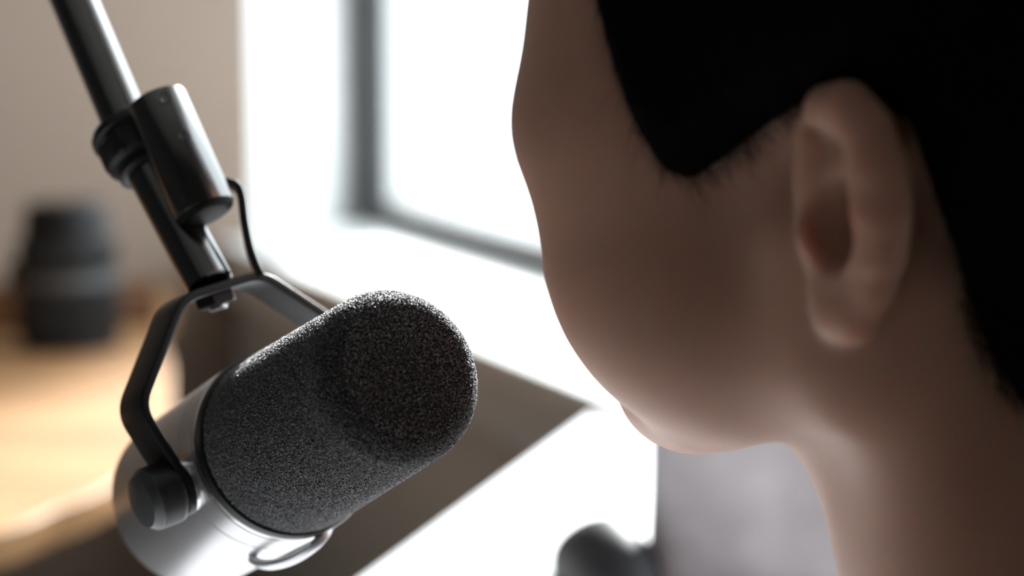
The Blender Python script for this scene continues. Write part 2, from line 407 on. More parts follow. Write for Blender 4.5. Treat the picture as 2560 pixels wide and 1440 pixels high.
# rubber ring and bright lip
bm = bmesh.new(); bm_lathe(bm, [(x * mm, r * mm) for x, r in [(-1.2, 26), (-1.2, 30.6), (-0.6, 31.1), (1.6, 31.1), (2.6, 30.8), (3.0, 30.2), (3.0, 26)]], 160)
mic_part('rubber_ring', bm, M_rubber)
bm = bmesh.new(); bm_lathe(bm, [(x * mm, r * mm) for x, r in [(-2.9, 27), (-2.9, 30.7), (-2.5, 31.3), (-1.6, 31.3), (-1.2, 30.9), (-1.2, 27)]], 160)
mic_part('retaining_ring', bm, M_steel)
# housing with a groove, a seam and a rounded tail
hp = [(-3.4, 27), (-3.4, 30.6), (-3.9, 31.2), (-14.6, 31.4), (-14.8, 31.15), (-15.2, 31.15), (-15.4, 31.4), (-78, 31.4)]
hp += [(-78 - 7 * math.sin(math.radians(d)), 24.4 + 7 * math.cos(math.radians(d))) for d in range(10, 91, 10)]
hp += [(-85.6, 22), (-85.6, 9.5), (-84, 9.0), (-84, 0)]
bm = bmesh.new(); bm_lathe(bm, [(x * mm, r * mm) for x, r in hp], 160)
body = mic_part('housing', bm, M_body)
bm = bmesh.new(); bm_lathe(bm, [(x * mm, r * mm) for x, r in [(-3.4, 0), (-3.4, 30.2), (-2.9, 30.2), (-2.9, 0)]], 120)
mic_part('gasket', bm, M_rubber)
# yoke frame: pivot axis along local Y at x = -15 mm
PIV = -15.0
hk = (RT * -0.299 + UP * 0.954)
Ml = MICM.to_3x3().inverted(); hl = (Ml @ hk).normalized(); hl = Vector((hl.x, 0, hl.z)).normalized()
hdir = (math.sin(math.radians(4)))
# tilt of the yoke about the pivot, from the direction of its crown in the photograph
hl = Vector((hl.x + 0.0, 0, hl.z)).normalized()
wl_ = Vector((0, 1, 0)).cross(hl)     # across the strip
if wl_.x < 0: wl_ = -wl_
YM = Matrix.Translation((PIV * mm, 0, 0)) @ Matrix((Vector((0, 1, 0)), hl, wl_)).transposed().to_4x4()   # local: x lateral, y up the yoke, z across the strip
half = [(-34.2, -9), (-34.2, 2), (-41, 29), (-15.0, 57.5)]
line = half + [(-x, y) for x, y in half[::-1]]
cl = round_poly(line, 6, 6)
TK, WDT = 3.0, 18.0
bm = bmesh.new()
n_ = len(cl); rows = []
for i, p in enumerate(cl):
    d = (cl[min(i + 1, n_ - 1)] - cl[max(i - 1, 0)]).normalized(); nn = Vector((-d.y, d.x))
    w_ = WDT / 2
    s_end = min((p - cl[0]).length if i < n_ / 2 else 99, (p - cl[-1]).length if i >= n_ / 2 else 99)
    rows.append([bm.verts.new(((p + nn * s * TK / 2).x * mm, (p + nn * s * TK / 2).y * mm, w * w_ * mm)) for s, w in ((1, 1), (1, -1), (-1, -1), (-1, 1))])
for R0, R1_ in zip(rows, rows[1:]):
    for k in range(4):
        bm.faces.new((R0[k], R0[(k + 1) % 4], R1_[(k + 1) % 4], R1_[k]))
bm.faces.new(rows[0]); bm.faces.new(rows[-1])
bmesh.ops.recalc_face_normals(bm, faces=bm.faces[:])
# round the four corners at the two arm ends, then soften every edge
ce = [e for e in bm.edges if all(v in rows[0] for v in e.verts) or all(v in rows[-1] for v in e.verts)]
ce = [e for e in ce if abs((e.verts[0].co - e.verts[1].co).z) < 1e-6]
bmesh.ops.bevel(bm, geom=ce, offset=7.0 * mm, segments=8, profile=0.5, affect='EDGES')
es = [e for e in bm.edges if len(e.link_faces) == 2 and e.calc_face_angle(0) > math.radians(50)]
bmesh.ops.bevel(bm, geom=es, offset=0.7 * mm, segments=3, profile=0.5, affect='EDGES')
yoke = mic_part('yoke', bm, M_black, matrix=YM)
# pivot bosses, knobs
def on_pivot(sgn, prof, seg=72, flute=0):
    bm = bmesh.new(); bm_lathe(bm, [(x * mm, r * mm) for x, r in prof], seg)
    if flute:
        for v in bm.verts:
            r = math.hypot(v.co.y, v.co.z)
            if r > 0.0085 and 0.0008 < v.co.x < 0.0098:
                a_ = math.atan2(v.co.z, v.co.y); k = 1 - 0.028 * (0.5 + 0.5 * math.cos(a_ * flute))
                v.co.y *= k; v.co.z *= k
    bm.transform(YM @ Matrix(((sgn, 0, 0, 0), (0, 1, 0, 0), (0, 0, sgn, 0), (0, 0, 0, 1))))
    return bm
for sgn in (-1, 1):
    mic_part('pivot_washer', on_pivot(sgn, [(30.6, 0), (30.6, 8.6), (32.2, 8.6), (32.7, 8.0), (32.7, 0)]), M_steel)
    kn = mic_part('tension_knob', on_pivot(sgn, [(35.7, 0), (35.7, 9.2), (36.2, 10), (36.8, 10.2), (37.4, 10.2), (44.5, 10.2), (45.0, 10.2), (45.4, 9.9), (46.0, 9.4), (47.6, 8.4), (48.4, 6), (48.7, 0)], 192, 0), M_knob)
    bm = on_pivot(sgn, [(37.2, 10.2), (37.2, 10.25), (37.3, 10.65), (44.4, 10.65), (44.7, 10.2)], 240)
    grip = bmesh.new()
    for i in range(84):
        a_ = 2 * math.pi * i / 84
        t_ = bmesh.new(); bm_box(t_, (37.4 * mm, 10.1 * mm, -0.22 * mm), Vector((7 * mm, 0, 0)), Vector((0, 0.25 * mm, 0)), Vector((0, 0, 0.40 * mm)))
        t_.transform(Matrix.Rotation(a_, 4, 'X')); me = bpy.data.meshes.new('t'); t_.to_mesh(me); t_.free(); grip.from_mesh(me); bpy.data.meshes.remove(me)
    bm.free()
    grip.transform(YM @ Matrix(((sgn, 0, 0, 0), (0, 1, 0, 0), (0, 0, sgn, 0), (0, 0, 0, 1))))
    g_ = mic_part('knurled_grip', grip, M_knob, parent=kn, smooth=False)
# screw and hexagonal nut inside the crown of the yoke
def yoke_pt(x, y, z): return YM @ Vector((x * mm, y * mm, z * mm))
bm = bmesh.new(); tube_between(bm, yoke_pt(0, 56.2, 0), yoke_pt(0, 52.2, 0), 7.2 * mm, 6)
mic_part('hex_nut', bm, M_black, smooth=False)
bm = bmesh.new(); tube_between(bm, yoke_pt(0, 52.4, 0), yoke_pt(0, 50.6, 0), 3.2 * mm, 24)
mic_part('screw_end', bm, M_steel)
# curved guard strip under the housing
gpx = [(628, 1398, 0.658), (655, 1410, 0.652), (690, 1410, 0.646), (735, 1396, 0.642), (780, 1368, 0.641), (810, 1337, 0.642), (824, 1305, 0.646)]
gp = [at(x, y, d) for x, y, d in gpx]
def ribbon(P, side, width, thick, m, name, parent=mic, sub=6, bev=0.0005):
    Q = [2 * P[0] - P[1]] + list(P) + [2 * P[-1] - P[-2]]; pts_ = []
    for i in range(1, len(Q) - 2):
        a_, b_, c_, d_ = Q[i - 1:i + 3]
        for k in range(sub):
            t_ = k / sub
            pts_.append(0.5 * ((2 * b_) + (c_ - a_) * t_ + (2 * a_ - 5 * b_ + 4 * c_ - d_) * t_ * t_ + (3 * b_ - a_ - 3 * c_ + d_) * t_ ** 3))
    pts_.append(P[-1])
    bm = bmesh.new(); rows = []
    for i, p in enumerate(pts_):
        d = (pts_[min(i + 1, len(pts_) - 1)] - pts_[max(i - 1, 0)]).normalized()
        s_ = (side - d * side.dot(d)).normalized(); nn = d.cross(s_)
        rows.append([bm.verts.new(p + nn * a_ * thick / 2 + s_ * b_ * width / 2) for a_, b_ in ((1, 1), (1, -1), (-1, -1), (-1, 1))])
    for R0, R1_ in zip(rows, rows[1:]):
        for k in range(4): bm.faces.new((R0[k], R0[(k + 1) % 4], R1_[(k + 1) % 4], R1_[k]))
    bm.faces.new(rows[0]); bm.faces.new(rows[-1]); bmesh.ops.recalc_face_normals(bm, faces=bm.faces[:])
    es = [e for e in bm.edges if len(e.link_faces) == 2 and e.calc_face_angle(0) > math.radians(50)]
    bmesh.ops.bevel(bm, geom=es, offset=bev, segments=2, profile=0.5, affect='EDGES')
    o = link_bm(name, bm, m); o.data.transform(Matrix.Translation(-mc)); o.parent = parent
    return o
ribbon(gp, (bdir - UP * 0.9).cross(gp[3] - gp[2]), 0.0036, 0.0030, M_guard, 'cable_guard', bev=0.0012)
# connector housing beside the mount, and the bent bracket that carries it
ct = at(390, 250, 0.668); cb = at(519, 541, 0.6575)
bm = bmesh.new()
L = (cb - ct).length; R_ = 10.3 * mm
bm_lathe(bm, [(0.0035, 0), (0.0035, R_ - 1.6 * mm), (0.0004, R_ - 1.5 * mm), (0, R_ - 1.0 * mm), (0.0004, R_ - 0.3 * mm), (0.001, R_), (L - 2.4 * mm, R_), (L - 2.0 * mm, R_ - 0.2 * mm), (L - 2.0 * mm, 0)], 96)
CM = Matrix.Translation(ct) @ frame_x(cb - ct, bdir)
bm.transform(CM)
ch = link_bm('connector_housing', bm, M_house); ch.data.transform(Matrix.Translation(-mc)); ch.parent = mic
bm = bmesh.new(); bm_lathe(bm, [(L - 2.0 * mm, 0), (L - 2.0 * mm, R_ - 0.3 * mm), (L - 1.1 * mm, R_ - 0.7 * mm), (L - 0.3 * mm, R_ - 1.8 * mm), (L, R_ - 3.2 * mm), (L, 0)], 96)
bm.transform(CM); ec = link_bm('end_cap', bm, M_cap); ec.data.transform(Matrix.Translation(-mc)); ec.parent = ch
for (px, py, rr, nm) in ((462, 341, 2.0, 'set_screw'), (411, 246, 2.1, 'latch_opening')):
    # a small dark recess on the barrel, its pale disc painted as light showing through
    r0 = ray(px, py).normalized(); axd = (cb - ct).normalized(); oc = CAM - ct
    dp_ = r0 - axd * r0.dot(axd); oq = oc - axd * oc.dot(axd)
    A_ = dp_.dot(dp_); B_ = 2 * dp_.dot(oq); C_ = oq.dot(oq) - R_ ** 2; disc = max(0, B_ * B_ - 4 * A_ * C_)
    hit = CAM + r0 * ((-B_ - math.sqrt(disc)) / (2 * A_)); nrm = (hit - ct); nrm = (nrm - axd * nrm.dot(axd)).normalized()
    F_ = Matrix.Translation(hit) @ frame_x(nrm, axd)
    bm = bmesh.new(); bm_lathe(bm, [(-0.0015, 0), (-0.0015, rr * mm), (0.00012, rr * mm), (0.00018, rr * mm * 0.94), (-0.0002, rr * mm * 0.72), (-0.0009, rr * mm * 0.7), (-0.0009, 0)], 32)
    bm.transform(F_); s1 = link_bm(nm, bm, M_rubber); s1.data.transform(Matrix.Translation(-mc)); s1.parent = ch
    bm = bmesh.new(); tube_between(bm, (-0.001, 0, 0), (0.00005, 0, 0), rr * mm * 0.6, 24)
    off = axd * (rr * mm * 0.25) - RT * (0.0003)
    bm.transform(Matrix.Translation(off) @ F_); s2 = link_bm('hole_light_disc', bm, M_hole_light); s2.data.transform(Matrix.Translation(-mc)); s2.parent = ch
br_ = [at(x, y, d) for x, y, d in [(548, 452, 0.672), (578, 462, 0.671), (596, 474, 0.670), (605, 503, 0.669), (612, 560, 0.667), (624, 620, 0.665), (640, 665, 0.663), (658, 702, 0.661)]]
ribbon(br_, bdir, 0.011, 0.0027, M_black, 'connector_bracket')

# ------------------------------------------------------------------ microphone boom stand
stand = empty('microphone_boom_stand', (-0.66, 0.92, 0), 'black tubular microphone boom arm reaching down to the yoke', 'microphone stand')
def stand_part(name, bm, m=M_pole, parent=stand, **kw):
    o = link_bm(name, bm, m, **kw)
    off = -Vector(stand.location); o.data.transform(Matrix.Translation(off)); o.parent = parent
    return o
p0 = MICM @ yoke_pt(0, 59.1, 0)
p1 = at(372, 430, 0.675)
p2 = at(184, 0, 0.705)
dirp = (p2 - at(330, 345, 0.680)).normalized()
n0 = at(331, 345, 0.680)
pend = n0 + dirp * 0.34
bm = bmesh.new(); tube_between(bm, p0, n0, 7.9 * mm, 48)
stand_part('threaded_adaptor', bm)
bm = bmesh.new(); tube_between(bm, n0 - dirp * 0.004, pend, 8.1 * mm, 48)
stand_part('boom_tube', bm)
FN = Matrix.Translation(n0) @ frame_x(-dirp * 0.6 + (p0 - n0).normalized() * 0.4)
bm = bmesh.new(); bm_lathe(bm, [(x * mm, r * mm) for x, r in [(-5.2, 7), (-5.2, 10.2), (-4.2, 12.6), (-2.6, 13.6), (-0.6, 13.6), (-0.2, 13.2), (0.0, 12.2), (0.6, 12.2), (1.0, 12.9), (8.5, 12.9), (9.6, 12.2), (11.0, 10.2), (12.2, 9.9), (12.6, 9.2), (13.0, 10.0), (14.6, 9.9), (15.2, 9.0), (15.2, 7)]], 96)
for v in bm.verts:                    # flats of the hexagonal part
    r = math.hypot(v.co.y, v.co.z)
    if 0.0008 < v.co.x < 0.0090 and r > 0.0125:
        a_ = math.atan2(v.co.z, v.co.y); s_ = math.radians(60); q = ((a_ + s_ / 2) % s_) - s_ / 2
        k = min(1.0, 0.0116 / (r * math.cos(q))); v.co.y *= k; v.co.z *= k
bm.transform(FN)
nut = stand_part('locking_nut', bm, M_black)
# elbow, rear arm and floor column, all out of the frame to the upper left
col_top = Vector((-0.66, 0.92, 1.48))
bm = bmesh.new(); tube_between(bm, pend, pend + (pend - CAM).cross(dirp).normalized() * 0.0001 + dirp * 0.0001, 0.016, 32)
bm.free()
bm = bmesh.new(); sd = dirp.cross(col_top - pend).normalized(); tube_between(bm, pend - sd * 0.016, pend + sd * 0.016, 0.016, 40)
stand_part('elbow_joint', bm)
bm = bmesh.new(); tube_between(bm, pend, col_top, 0.008, 32); stand_part('rear_arm', bm)
bm = bmesh.new(); tube_between(bm, (-0.66, 0.92, 0.02), tuple(col_top + Vector((0, 0, 0.03))), 0.011, 32); stand_part('column', bm)
bm = bmesh.new(); t_ = [(0, 0), (0, 0.13), (0.004, 0.134), (0.012, 0.134), (0.018, 0.12), (0.022, 0.03), (0.03, 0.016), (0.03, 0)]
bm_lathe(bm, t_, 72); bm.transform(Matrix.Translation((-0.66, 0.92, 0)) @ Matrix.Rotation(-math.pi / 2, 4, 'Y')); stand_part('round_base', bm)

# ------------------------------------------------------------------ camera lens standing on the wooden table
M_lens = noise_vary(mat('lens_black', (0.010, 0.010, 0.011), 0.45, 0.0, 0.3), 30, 0.1)
M_lrub = mat('ribbed_lens_rubber', (0.009, 0.009, 0.009), 0.65)
M_lgrey = mat('lens_grey_marking', (0.10, 0.105, 0.11), 0.4)
lb = on_z(175, 866, TAB_Z)
lens = empty('camera_lens', lb, 'large black camera lens standing upright on the wooden table', 'camera lens')
lens.scale = (1.1, 1.1, 1.1)
def lens_part(name, prof, m, seg=96, ribs=0, parent=lens):
    bm = bmesh.new(); bm_lathe(bm, [(x * mm, r * mm) for x, r in prof], seg)
    if ribs:
        rm = max(r for _, r in prof) * mm
        for v in bm.verts:
            r = math.hypot(v.co.y, v.co.z)
            if r > rm * 0.985:
                a_ = math.atan2(v.co.z, v.co.y); k = 1 - 0.03 * (0.5 + 0.5 * math.copysign(1, math.cos(a_ * ribs)))
                v.co.y *= k; v.co.z *= k
    bm.transform(Matrix.Rotation(-math.pi / 2, 4, 'Y')); o = link_bm(name, bm, m); o.parent = parent
    return o
lens_part('front_cap', [(0, 0), (0, 46), (1, 47), (9, 47), (10, 46), (10, 0)], M_lens)
lens_part('focus_ring', [(11, 40), (11, 47.6), (13, 49.4), (15, 49.4), (52, 49.4), (54, 49.4), (56, 47.6), (56, 40)], M_lrub, 288, 72)
lens_part('barrel', [(10, 0), (10, 45), (56, 46), (60, 48.5), (76, 48.5), (78, 47), (104, 46), (108, 44), (112, 42), (112, 0)], M_lens)
lens_part('zoom_ring', [(80, 40), (80, 47), (82, 48.4), (101, 48.4), (103, 47), (103, 40)], M_lrub, 288, 60)
lens_part('mount_cap', [(112, 0), (112, 41), (114, 42), (134, 40), (140, 36), (142, 0)], M_lens)
lens_part('distance_scale', [(62, 40), (62, 48.9), (73, 48.9), (73, 40)], M_lgrey, 96)
bm = bmesh.new(); bm_box(bm, (-0.057, -0.012, 0.060), Vector((0.011, 0, 0)), Vector((0, 0.024, 0)), Vector((0, 0, 0.022))); bevel(bm, 0.003, 2)
o = link_bm('tripod_foot', bm, M_lens); o.parent = lens

# ------------------------------------------------------------------ things on the white desk
M_mouse = mat('dark_plastic', (0.022, 0.023, 0.028), 0.6)
mp_ = on_z(1515, 1470, DESK_Z)
mouse = empty('computer_mouse', mp_, 'dark computer mouse on the white desk below the chin', 'computer mouse')
bm = bmesh.new(); bmesh.ops.create_uvsphere(bm, u_segments=40, v_segments=24, radius=1.0)
for v in bm.verts:
    x, y, z = v.co
    w = 0.026 * (1 - 0.12 * math.cos(y * 2.2)); z2 = max(z, -0.25); y *= 0.9
    v.co = Vector((x * w, y * 0.055, (z2 + 0.25) * 0.030 * (1.0 - 0.25 * max(0, y))))
o = link_bm('shell', bm, M_mouse); o.parent = mouse
bm = bmesh.new(); tube_between(bm, (-0.0035, 0.028, 0.0220), (0.0035, 0.028, 0.0220), 0.0065, 24)
o = link_bm('scroll_wheel', bm, M_rubber); o.parent = mouse
mouse.rotation_euler = (0, 0, 0.3)
M_cush = noise_vary(mat('heathered_grey_fabric', (0.52, 0.50, 0.53), 0.95, 0, 0.2), 30, 0.15, detail=6, bump=0.3, bump_scale=900, dist=0.0006)
ctop = on_z(1640, 1500, DESK_Z)
cush = None
def cushion(name, w, h, d, m):
    bm = bmesh.new(); N = 36
    grid = {}
    for s in (1, -1):
        for i in range(N + 1):
            for j in range(N + 1):
                u, v = i / N * 2 - 1, j / N * 2 - 1
                f = (max(0, 1 - u ** 4) * max(0, 1 - v ** 4)) ** 0.45
                wr = 1 + 0.08 * math.sin(7 * u + 3 * v) * f
                if (i in (0, N) or j in (0, N)) and s == -1: grid[(s, i, j)] = grid[(1, i, j)]; continue
                grid[(s, i, j)] = bm.verts.new((u * w / 2 * (1 - 0.03 * (1 - v * v)), s * d / 2 * f * wr, (v + 1) * h / 2))
        for i in range(N):
            for j in range(N):
                q = [grid[(s, i, j)], grid[(s, i + 1, j)], grid[(s, i + 1, j + 1)], grid[(s, i, j + 1)]]
                bm.faces.new(q if s == -1 else q[::-1])
    return link_bm(name, bm, m)
cush = cushion('cushion', 0.17, 0.138, 0.055, M_cush)
tag(cush, 'light heathered grey fabric cushion standing on the white desk behind the neck', 'cushion')
cush.location = (ctop.x + 0.080, ctop.y + 0.010, DESK_Z + 0.001); cush.rotation_euler = (0, 0, -0.12)
#PERSON
# ------------------------------------------------------------------ person: one continuous surface from a signed distance field
class Field:
    """distance field on a stretched grid, in metres; primitives are blended smoothly"""
    def __init__(s, xs, ys, zs):
        s.ax = [np.asarray(a, dtype=np.float32) for a in (xs, ys, zs)]
        s.d = np.full([len(a) for a in s.ax], 0.2, dtype=np.float32)
    def _box(s, lo, hi):
        return tuple(slice(max(0, int(np.searchsorted(a, l)) - 1), min(len(a), int(np.searchsorted(a, h)) + 1)) for a, l, h in zip(s.ax, lo, hi))
    def _pts(s, sl):
        return (s.ax[0][sl[0]][:, None, None], s.ax[1][sl[1]][None, :, None], s.ax[2][sl[2]][None, None, :])
    def _mix(s, sl, e, k, sub):
        a = s.d[sl]
        if sub:                       # smooth subtraction
            h = np.clip(0.5 - 0.5 * (a + e) / k, 0, 1); s.d[sl] = a * (1 - h) - e * h + k * h * (1 - h)
        else:
            h = np.clip(0.5 + 0.5 * (e - a) / k, 0, 1); s.d[sl] = e * (1 - h) + a * h - k * h * (1 - h)
    def cone(s, a, b, ra, rb, k=0.01, sub=False, flat=None):
        a = np.array(a, float); b = np.array(b, float); m = max(ra, rb) + 2 * k + 0.012
        sl = s._box(np.minimum(a, b) - m, np.maximum(a, b) + m); X, Y, Z = s._pts(sl)
        if 0 in s.d[sl].shape: return
        v = b - a; L2 = max(float(v @ v), 1e-9)
        t = np.clip(((X - a[0]) * v[0] + (Y - a[1]) * v[1] + (Z - a[2]) * v[2]) / L2, 0, 1)
        e = np.sqrt((X - a[0] - t * v[0]) ** 2 + (Y - a[1] - t * v[1]) ** 2 + (Z - a[2] - t * v[2]) ** 2) - (ra + (rb - ra) * t)
        s._mix(sl, e, k, sub)
    def chain(s, P, k=0.01, sub=False):   # P: (point, radius) list
        for (a, ra), (b, rb) in zip(P, P[1:]): s.cone(a, b, ra, rb, k, sub)
    def ell(s, c, r, R=None, k=0.01, sub=False):
        c = np.array(c, float); r = np.array(r, float); m = float(max(r)) + 2 * k + 0.012
        sl = s._box(c - m, c + m); X, Y, Z = s._pts(sl)
        if 0 in s.d[sl].shape: return
        X = X - c[0]; Y = Y - c[1]; Z = Z - c[2]
        R = np.eye(3) if R is None else np.array(R, float)   # columns = ellipsoid axes
        q = [(X * R[0, i] + Y * R[1, i] + Z * R[2, i]) for i in range(3)]
        k0 = np.sqrt(sum((q[i] / r[i]) ** 2 for i in range(3))); k1 = np.sqrt(sum((q[i] / r[i] ** 2) ** 2 for i in range(3)))
        s._mix(sl, k0 * (k0 - 1) / np.maximum(k1, 1e-6), k, sub)

def surface_nets(F):
    d = F.d; ax = F.ax; s = d < 0
    n = np.array(d.shape)
    c = s[:-1, :-1, :-1].astype(np.uint8)
    tot = np.zeros(n - 1, np.uint8)
    for i in (0, 1):
        for j in (0, 1):
            for k in (0, 1):
                tot += s[i:n[0] - 1 + i, j:n[1] - 1 + j, k:n[2] - 1 + k]
    act = (tot > 0) & (tot < 8)
    I = np.argwhere(act); idx = -np.ones(n - 1, np.int64); idx[act] = np.arange(len(I))
    acc = np.zeros((len(I), 3)); cnt = np.zeros(len(I))
    corners = [(i, j, k) for i in (0, 1) for j in (0, 1) for k in (0, 1)]
    for a in corners:
        for axis in range(3):
            if a[axis]: continue
            b = list(a); b[axis] = 1
            pa = I + a; pb = I + b
            da = d[pa[:, 0], pa[:, 1], pa[:, 2]].astype(float); db = d[pb[:, 0], pb[:, 1], pb[:, 2]].astype(float)
            m = (da < 0) != (db < 0); t = np.where(m, da / np.where(m, da - db, 1), 0)
            A = np.stack([ax[q][pa[:, q]] for q in range(3)], 1); Bp = np.stack([ax[q][pb[:, q]] for q in range(3)], 1)
            acc += np.where(m[:, None], A + (Bp - A) * t[:, None], 0); cnt += m
    V = acc / np.maximum(cnt, 1)[:, None]
    quads = []
    for axis in range(3):
        sh = [slice(None)] * 3; sh2 = [slice(None)] * 3
        sh[axis] = slice(0, -1); sh2[axis] = slice(1, None)
        e = s[tuple(sh)] != s[tuple(sh2)]
        o1, o2 = [(1, 2), (2, 0), (0, 1)][axis]
        E = np.argwhere(e); ok = (E[:, o1] > 0) & (E[:, o2] > 0) & (E[:, o1] < n[o1] - 1) & (E[:, o2] < n[o2] - 1); E = E[ok]
        def cell(d1, d2):
            q = E.copy(); q[:, o1] -= d1; q[:, o2] -= d2; return idx[q[:, 0], q[:, 1], q[:, 2]]
        Q = np.stack([cell(1, 1), cell(0, 1), cell(0, 0), cell(1, 0)], 1)
        ins = s[E[:, 0], E[:, 1], E[:, 2]]
        Q = np.where(ins[:, None], Q, Q[:, ::-1]); quads.append(Q)
    Q = np.concatenate(quads); Q = Q[(Q >= 0).all(1)]
    return V, Q

# head frame: origin between the ear canals, a forwards, b to the person's left, c up
PHI = math.radians(60)                # how far the face is turned from "straight away" towards the left of the view
Fd = np.array([-math.sin(PHI), math.cos(PHI), 0.0]); Ld = np.array([-math.cos(PHI), -math.sin(PHI), 0.0]); Ud = np.array([0, 0, 1.0])
NOD, TILT = math.radians(4), math.radians(0)
Fh = Fd * math.cos(NOD) - Ud * math.sin(NOD); Uh = Ud * math.cos(NOD) + Fd * math.sin(NOD)
Lh = Ld * math.cos(TILT) + Uh * math.sin(TILT); Uh = Uh * math.cos(TILT) - Ld * math.sin(TILT)
HS = 1.0                              # head size factor
EARW = 0.076
# the left ear canal stands at this place
ear_px = np.array(at(2074, 552, 0.493))
HO = ear_px - Lh * 0.070 * HS
def H(a, b, c):                       # head frame (mm) -> world (m)
    return HO + (Fh * a + Lh * b + Uh * c) * 0.001 * HS
HR = np.stack([Fh, Lh, Uh], 1)

def graded(lo, hi, f0, f1, fine, coarse):
    a = np.arange(f0, f1, fine); out = [a]
    x = f0; L = []
    st = fine
    while x > lo: st = min(coarse, st * 1.15); x -= st; L.append(x)
    x = a[-1]; st = fine; Rr = []
    while x < hi: st = min(coarse, st * 1.15); x += st; Rr.append(x)
    return np.concatenate([np.array(L[::-1]), a, np.array(Rr)])
M_ = 0.001 * HS
def skull(F, full=True):
    E = lambda c, r, k=12, sub=False: F.ell(H(*c), np.array(r) * M_, HR, k * M_, sub)
    C = lambda a, b, ra, rb, k=10, sub=False: F.cone(H(*a), H(*b), ra * M_, rb * M_, k * M_, sub)
    E((-2, 0, 52), (96, 75, 74))
    E((-48, 0, 20), (52, 58, 52), 20)                     # back of the head
    E((44, 0, 14), (53, 64, 60), 20)                      # face mass
    for s in (1, -1):
        E((62, 38 * s, -8), (34, 31, 34), 18)            # cheeks
        E((63, 32 * s, 56), (36, 34, 36), 18)             # forehead
        E((68, 42 * s, 26), (33, 29, 28), 16)             # cheekbone and temple
        C((4, 52 * s, -34), (60, 22 * s, -53), 17, 15, 22)   # jaw
        C((6, 56 * s, -8), (4, 52 * s, -34), 16, 17, 18)
        E((48, 42 * s, -30), (34, 24, 26), 20)
    E((75, 0, -54), (18, 22, 15), 16)                     # chin
    C((40, 0, -48), (70, 0, -54), 18, 14, 18)             # under the jaw
    E((82, 0, -32), (20, 26, 18), 14)                     # mouth mound
    for s in (1, -1):
        C((90, 10 * s, 32), (80, 42 * s, 30), 8, 9, 10)   # brow
def face(F):
    E = lambda c, r, k=12, sub=False: F.ell(H(*c), np.array(r) * M_, HR, k * M_, sub)
    C = lambda a, b, ra, rb, k=10, sub=False: F.cone(H(*a), H(*b), ra * M_, rb * M_, k * M_, sub)
    for s in (1, -1):
        E((97, 31 * s, 12), (12, 16, 10), 9, True)        # eye sockets
        E((80, 31 * s, 12), (13, 14, 12), 4)              # lids around the eyeball
    C((90, 0, 22), (100, 0, -4), 5.5, 8, 7)               # nose
    E((102, 0, -10), (10, 9, 8), 6)
    for s in (1, -1): E((94, 11 * s, -13), (9, 6.5, 6.5), 4)
    for s in (1, -1): F.ell(H(99, 5.5 * s, -18.5), np.array((4.5, 2.6, 4)) * M_, HR, 1.5 * M_, True)
    C((98, -20, -30), (101, 0, -27), 3.2, 4.6, 4); C((101, 0, -27), (98, 20, -30), 4.6, 3.2, 4)
    C((96, -17, -35), (99, 0, -38), 3.4, 5.6, 4); C((99, 0, -38), (96, 17, -35), 5.6, 3.4, 4)
    C((104, -20, -32.5), (107, 0, -32), 1.2, 1.6, 2, True); C((107, 0, -32), (104, 20, -32.5), 1.6, 1.2, 2, True)
FLARE = math.radians(20)
def ear(F, s):
    # u: backwards and outwards, v: up, w: outwards normal
    du = (-Fh * math.cos(FLARE) + s * Lh * math.sin(FLARE)); dw = (Fh * math.sin(FLARE) + s * Lh * math.cos(FLARE)); dv = Uh
    O = H(0.5, 69 * s, 0); Er = np.stack([du, dw, dv], 1)
    ES = 0.90
    P = lambda u, v, w=0: O + (du * u + dv * v + dw * w) * M_ * ES
    E = lambda c, r, k, sub=False: F.ell(P(*c), np.array(r) * M_ * ES, Er, k * M_ * ES, sub)
    K = lambda L, k=3, sub=False: F.chain([(P(*p), r * M_ * ES) for p, r in L], k * M_ * ES, sub)
    E((13, 6, 2.5), (18, 5, 26), 5)                       # back plate
    E((9.5, -22, 5.5), (9.0, 6.5, 10.5), 5)               # lobe
    K([((-1, 5, 2), 3.0), ((-2, 14, 4), 3.4), ((1, 24, 6), 4.2), ((8, 31.5, 8), 5.0), ((16, 31.5, 9), 5.6), ((23, 25, 10), 6.0), ((27, 14, 10.5), 6.2), ((27, 2, 10.5), 6.0), ((25, -8, 9), 5.4), ((20, -18, 7), 5.0), ((13, -25.5, 6.5), 5.4), ((7, -25, 5.5), 5.0), ((3, -16, 4), 4.4)], 5)   # helix and lobe rim
    K([((20, 14, 8.5), 4.6), ((22.5, 3, 9.5), 4.6), ((20, -8, 8.5), 4.4), ((12, -14, 7.5), 4.6)], 6)   # antihelix
    K([((-2, 9, 4), 4.4), ((0, 16, 5), 4.0)], 5)
    K([((-2, 2, 5), 3.6), ((1.5, -4, 8), 4.4), ((2, -9, 7), 3.8)], 4)   # tragus
    E((12, 0.5, 8.5), (10.0, 12, 12), 4, True)             # hollow of the concha
    K([((5, 25, 10.5), 2.2), ((10.5, 19, 11.5), 2.8), ((14, 12, 11.5), 2.4)], 2.5, True)   # fold between helix and antihelix

